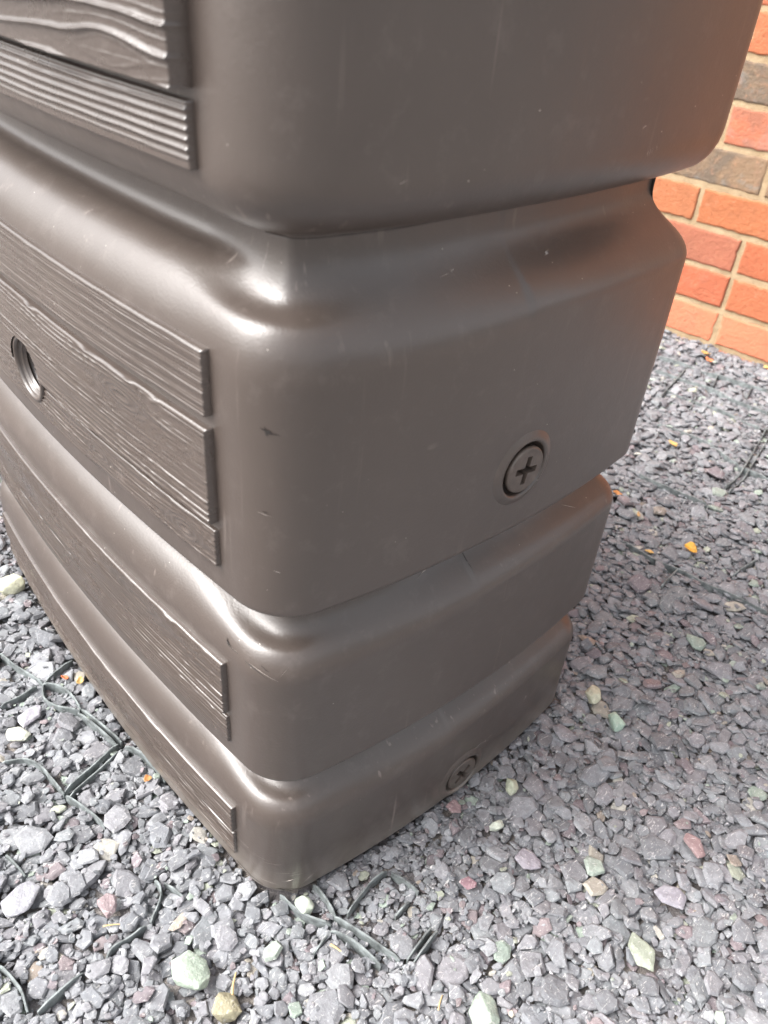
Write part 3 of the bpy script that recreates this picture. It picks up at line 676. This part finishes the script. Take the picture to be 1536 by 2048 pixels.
SPEC = [   # notable stones: x, y, radius, flatness, colour, label, proto kind
 (.052, -.074, .0185, .62, (.30, .36, .29), 'largest pale green stone, lying among grey slate at the lower left of the photo'),
 (.089, -.067, .0135, .6, (.27, .245, .155), 'olive and rusty brown stone cut by the bottom edge, below the largest green stone'),
 (.216, .084, .0165, .5, (.30, .36, .30), 'pointed pale green slab cut off by the bottom edge of the photo'),
 (.268, .218, .0160, .45, (.26, .285, .225), 'grey-green triangular stone near the lower right corner'),
 (.0615, .026, .0112, .75, (.38, .43, .35), 'rounded mottled green pebble touching the foot of the tank corner'),
 (-.461, -.020, .0190, .6, (.66, .66, .48), 'pale cream-yellow stone beside the far left end of the tank'),
 (-.248, -.094, .0140, .4, (.58, .60, .50), 'flat whitish-green stone at the left edge below the gravel grid'),
 (.074, .408, .0130, .6, (.46, .46, .34), 'oblong cream-green pebble out from the lowest tier, to its right'),
 (.110, .401, .0135, .6, (.33, .44, .36), 'mint green stone just below the oblong cream pebble'),
 (.094, .251, .0100, .8, (.45, .48, .36), 'round cream-green pebble level with the lower drain plug'),
 (.137, .147, .0095, .3, (.24, .14, .16), 'dark plum round flat chip below the side of the tank'),
 (.245, .339, .0165, .4, (.26, .175, .175), 'long reddish-pink slate chip lying at the right edge'),
 (-.084, -.153, .0160, .3, (.23, .23, .25), 'large flat grey slate piece at the left edge below the tank'),
 (-.262, -.076, .0150, .3, (.27, .26, .29), 'square light grey slate chip beside the kink of the gravel grid'),
 (.113, .210, .0078, .7, (.52, .56, .47), 'small whitish pebble between the dark reddish chip and the plum chip'),
 (.256, .279, .0150, .3, (.26, .25, .28), 'broad smooth grey slate chip above the triangular green stone'),
 (.1555, .205, .0120, .35, (.25, .23, .26), 'wide grey slate chip near the whitish pebble'),
 (-.0375, -.100, .0105, .4, (.23, .175, .18), 'pinkish slate chip below the near grid arm at left'),
 (.0765, .190, .0085, .4, (.23, .155, .16), 'dark reddish chip below the lower drain plug'),
]
def rock(x, y, r, flat, colr, label, seed):
    rr = np.random.default_rng(seed)
    if flat < .5: v, fc = PRO[(seed*7) % 90]; v = v*np.array([1, 1, flat/.42])
    else:
        P = rr.normal(size=(26, 3)); P /= np.linalg.norm(P, axis=1)[:, None]; P *= rr.uniform(.86, 1.1, (26, 1)); P *= (1, rr.uniform(.68, .85), flat)
        v, fc = hull(P)
    bm = bmesh.new(); vs_ = [bm.verts.new(p) for p in v]; 
    for t_ in fc: bm.faces.new([vs_[i] for i in t_])
    bmesh.ops.bevel(bm, geom=bm.edges[:], offset=.05, segments=1, affect='EDGES', clamp_overlap=True)
    bmesh.ops.triangulate(bm, faces=bm.faces[:])
    bmesh.ops.subdivide_edges(bm, edges=bm.edges[:], cuts=2, use_grid_fill=True)
    for q_ in bm.verts:
        p = q_.co; n_ = fbm(np.array(p.x*3+seed), np.array(p.y*3+p.z*2.3), 4); q_.co = p*(1+.07*float(n_))
    for q_ in bm.verts: q_.co = q_.co*r
    me = bpy.data.meshes.new('stone'); bm.to_mesh(me); bm.free()
    yaw = rr.uniform(0, 6.28) if label.find('long') < 0 and label.find('oblong') < 0 else (math.radians(-25) if 'reddish' in label else math.radians(-60))
    i_, j_ = int((x-XA)/CS), int((y-YA)/CS); R = int(r*.6/CS)+1
    patch = HM[i_-R:i_+R+1, j_-R:j_+R+1]; base = float(np.percentile(patch, 60))
    co = np.empty(len(me.vertices)*3, np.float32); me.vertices.foreach_get('co', co); co = co.reshape(-1, 3)
    zlo, zhi = co[:, 2].min()/r, co[:, 2].max()/r
    z = min(max(base-zlo*r-.002, .0035-zhi*r), .0095-zhi*r*.45) if flat >= .5 else max(base-zlo*r-.0005, .005-zhi*r)
    a = me.attributes.new('tint', 'FLOAT_COLOR', 'POINT'); a.data.foreach_set('color', np.tile([*colr, 1], len(me.vertices)).astype(np.float32))
    me.materials.append(M_STONE)
    me.polygons.foreach_set('use_smooth', np.full(len(me.polygons), flat >= .5))
    o = bpy.data.objects.new('pebble' if 'pebble' in label else 'slate_piece' if 'slate' in label or 'chip' in label else 'stone', me); COL.objects.link(o)
    o.location = (x, y, z); o.rotation_euler = (rr.uniform(-.1, .1), rr.uniform(-.1, .1), yaw)
    tag(o, label, 'stone')
    mkp = (GXX-x)**2+(GYY-y)**2 < (r*.86)**2; HM[mkp] = np.maximum(HM[mkp], z+zhi*r*.8); solid[mkp] = True
# sizes: coarse chips first so that the small ones fill the gaps, then a top dressing
def fine_zone(x, y):   # gritty strip along the right side of the tank and around the grid in front
    a = math.exp(-(((x-.105)/.04)**2+((y-.10)/.12)**2)); b = math.exp(-(((x+.005)/.03)**2+((y+.12)/.05)**2))*.4; return a+b
def scatter(n, smin, smax, med, tries, tiltn, hmax, rr, near_rib, dens=None):
    cnt = 0
    for _ in range(n):
        best = None
        s = float(np.clip(med*math.exp(rr.normal(0, .40)), smin, smax))
        for _t in range(tries):
            x, y = rr.uniform(XA+.02, XB-.02), rr.uniform(YA+.02, YB-.02)
            i_, j_ = int((x-XA)/CS), int((y-YA)/CS)
            if solid[i_, j_]: continue
            if ribd[i_, j_] < s*near_rib: continue
            hh = HM[i_, j_]
            if best is None or hh < best[0]: best = (hh, x, y)
        if best is None: continue
        hh, x, y = best
        if s > .006 and rr.random() < min(.92, fine_zone(x, y)*1.05): s *= .45
        k = int(rr.integers(len(PRO))); yaw = rr.uniform(0, 6.28)
        res = settle(x, y, s, k, yaw, rr, tiltn)
        if res is None: continue
        zhi = PH[k][1]-PH[k][0]
        if res[6]+s*zhi*.8 > hmax: continue
        emit(x, y, s, k, yaw, res, chip_colour(rr)); cnt += 1
    return cnt
c0 = scatter(13000, .004, .015, .0080, 4, .10, .003, rng, .35)
c1 = scatter(16000, .003, .012, .0060, 6, .14, .0055, rng, .55)
for k, (x, y, r, fl, co_, lab) in enumerate(SPEC): rock(x, y, r, fl, co_, lab, k+1)
c2 = scatter(29000, .0035, .0160, .0069, 5, .12, .0085, rng, .6)
c3 = scatter(22000, .0014, .0042, .0025, 3, .25, .0105, rng, .15)
print('chips', c0, c1, c2, c3, 'top mean', HM[~solid].mean())
ch = mesh_obj('slate_chippings', np.vstack(VV), np.vstack(FF), M_STONE, None, False, None, np.vstack(CC))
tag(ch, 'loose grey, plum and pale green slate chippings covering the ground around the tank', 'slate chippings', kind='stuff')

# ------------------------------------------------------------------ dry leaves and straw
def leaf(x, y, r, colr, label, seed, rough=.6):
    rr = np.random.default_rng(seed+50); n = 14; V_, F_ = [], []
    curl = rr.uniform(.25, .7); asp = rr.uniform(.55, .85)
    for i in range(5):
        for k in range(n):
            a = 2*math.pi*k/n; q_ = i/4*(1+.12*math.sin(3*a+seed)); u_, v_ = q_*math.cos(a), q_*asp*math.sin(a)
            V_.append((u_, v_, curl*v_*v_*1.2+.22*u_*u_+.05*math.sin(5*a)*q_))
    for i in range(4):
        for k in range(n): F_.append((i*n+k, i*n+(k+1) % n, (i+1)*n+(k+1) % n, (i+1)*n+k))
    V_ = np.array(V_)*r; m_ = NT('dry_petal'); co = m_.coord(); c = m_.mix(m_.ramp(m_.noise(co, 220, 3), [(.35, 0), (.7, 1)]), tuple(c*.55 for c in colr), colr)
    m_.l(c, m_.b.inputs['Base Color']); m_.b.inputs['Roughness'].default_value = rough
    o = mesh_obj('fallen_petal', V_, F_, m_.m, None, True); 
    i_, j_ = int((x-XA)/CS), int((y-YA)/CS); hz = float(HM[i_-1:i_+2, j_-1:j_+2].max()) if 0 < i_ < nxg-2 and 0 < j_ < nyg-2 else .006
    o.location = (x, y, hz+.0012); o.rotation_euler = (rr.uniform(-.3, .3), rr.uniform(-.3, .3), rr.uniform(0, 6.28))
    md = o.modifiers.new('thickness', 'SOLIDIFY'); md.thickness = .0004
    tag(o, label, 'petal', 'dried petals on the slate')
YEL, ORA, RED = (.70, .45, .16), (.62, .28, .10), (.58, .17, .07)
for k, a in enumerate([(-.345, 1.338, .0125, YEL, 'yellow dried petal near the brick wall, beside an orange one'), (-.326, 1.321, .0125, (.85, .30, .14), 'orange dried petal touching the yellow one near the brick wall'),
          (-.182, .965, .0085, YEL, 'curled yellow petal on the slate right of the upper plug tier'), (-.148, .761, .0082, ORA, 'orange-brown petal right beside the edge of the third tier'),
          (-.039, .686, .0065, YEL, 'small yellow petal left of the cupped golden one'), (-.006, .734, .0095, (.80, .42, .06), 'cupped golden petal out on the slate at right'),
          (-.288, -.028, .0052, RED, 'small red-orange petal left of the yellow one by the tank front'), (-.277, -.017, .0050, YEL, 'small yellow petal on a pink chip by the tank front'),
          (-.125, -.019, .0042, ORA, 'tiny orange petal below the lower boards of the tank'), (-.241, 1.404, .008, YEL, 'yellow petal at the right edge against the foot of the wall'),
          (-.097, .742, .0045, (.75, .45, .2), 'tiny tan petal between the orange-brown and golden petals')]): leaf(*a, k)
def straw(x, y, ang, L, r, colr, label, mat):
    n = 6; V_, F_ = [], []
    for i in range(7):
        t = i/6; cx = (t-.5)*L; bend = .04*L*math.sin(t*3)
        for k in range(n): a = 2*math.pi*k/n; V_.append((cx, bend+r*(1-.5*t)*math.cos(a), r*.6*math.sin(a)))
    for i in range(6):
        for k in range(n): F_.append((i*n+k, i*n+(k+1) % n, (i+1)*n+(k+1) % n, (i+1)*n+k))
    F_.append(tuple(range(n))[::-1]); F_.append(tuple(range(6*n, 7*n)))
    o = mesh_obj('straw_piece', V_, F_, mat, None, True); i_, j_ = int((x-XA)/CS), int((y-YA)/CS)
    o.location = (x, y, float(HM[i_-1:i_+2, j_-1:j_+2].mean())+.002); o.rotation_euler = (0, .08, ang)
    tag(o, label, 'straw', 'bits of straw on the slate')
MS = simple('dry_straw', (.50, .36, .18), .6, .3, 200)
straw(.079, -.053, math.radians(138), .018, .0013, None, 'short upright bit of straw right of the largest green stone', MS)
straw(-.020, -.105, math.radians(60), .014, .0009, None, 'thin straw left of the largest green stone, near the grid arm', MS)
straw(.108, .024, math.radians(20), .011, .0012, None, 'pale splinter just below the grid slot at the tank corner', MS)
straw(.190, .062, math.radians(120), .012, .0008, None, 'thin straw near the pointed green slab', MS)
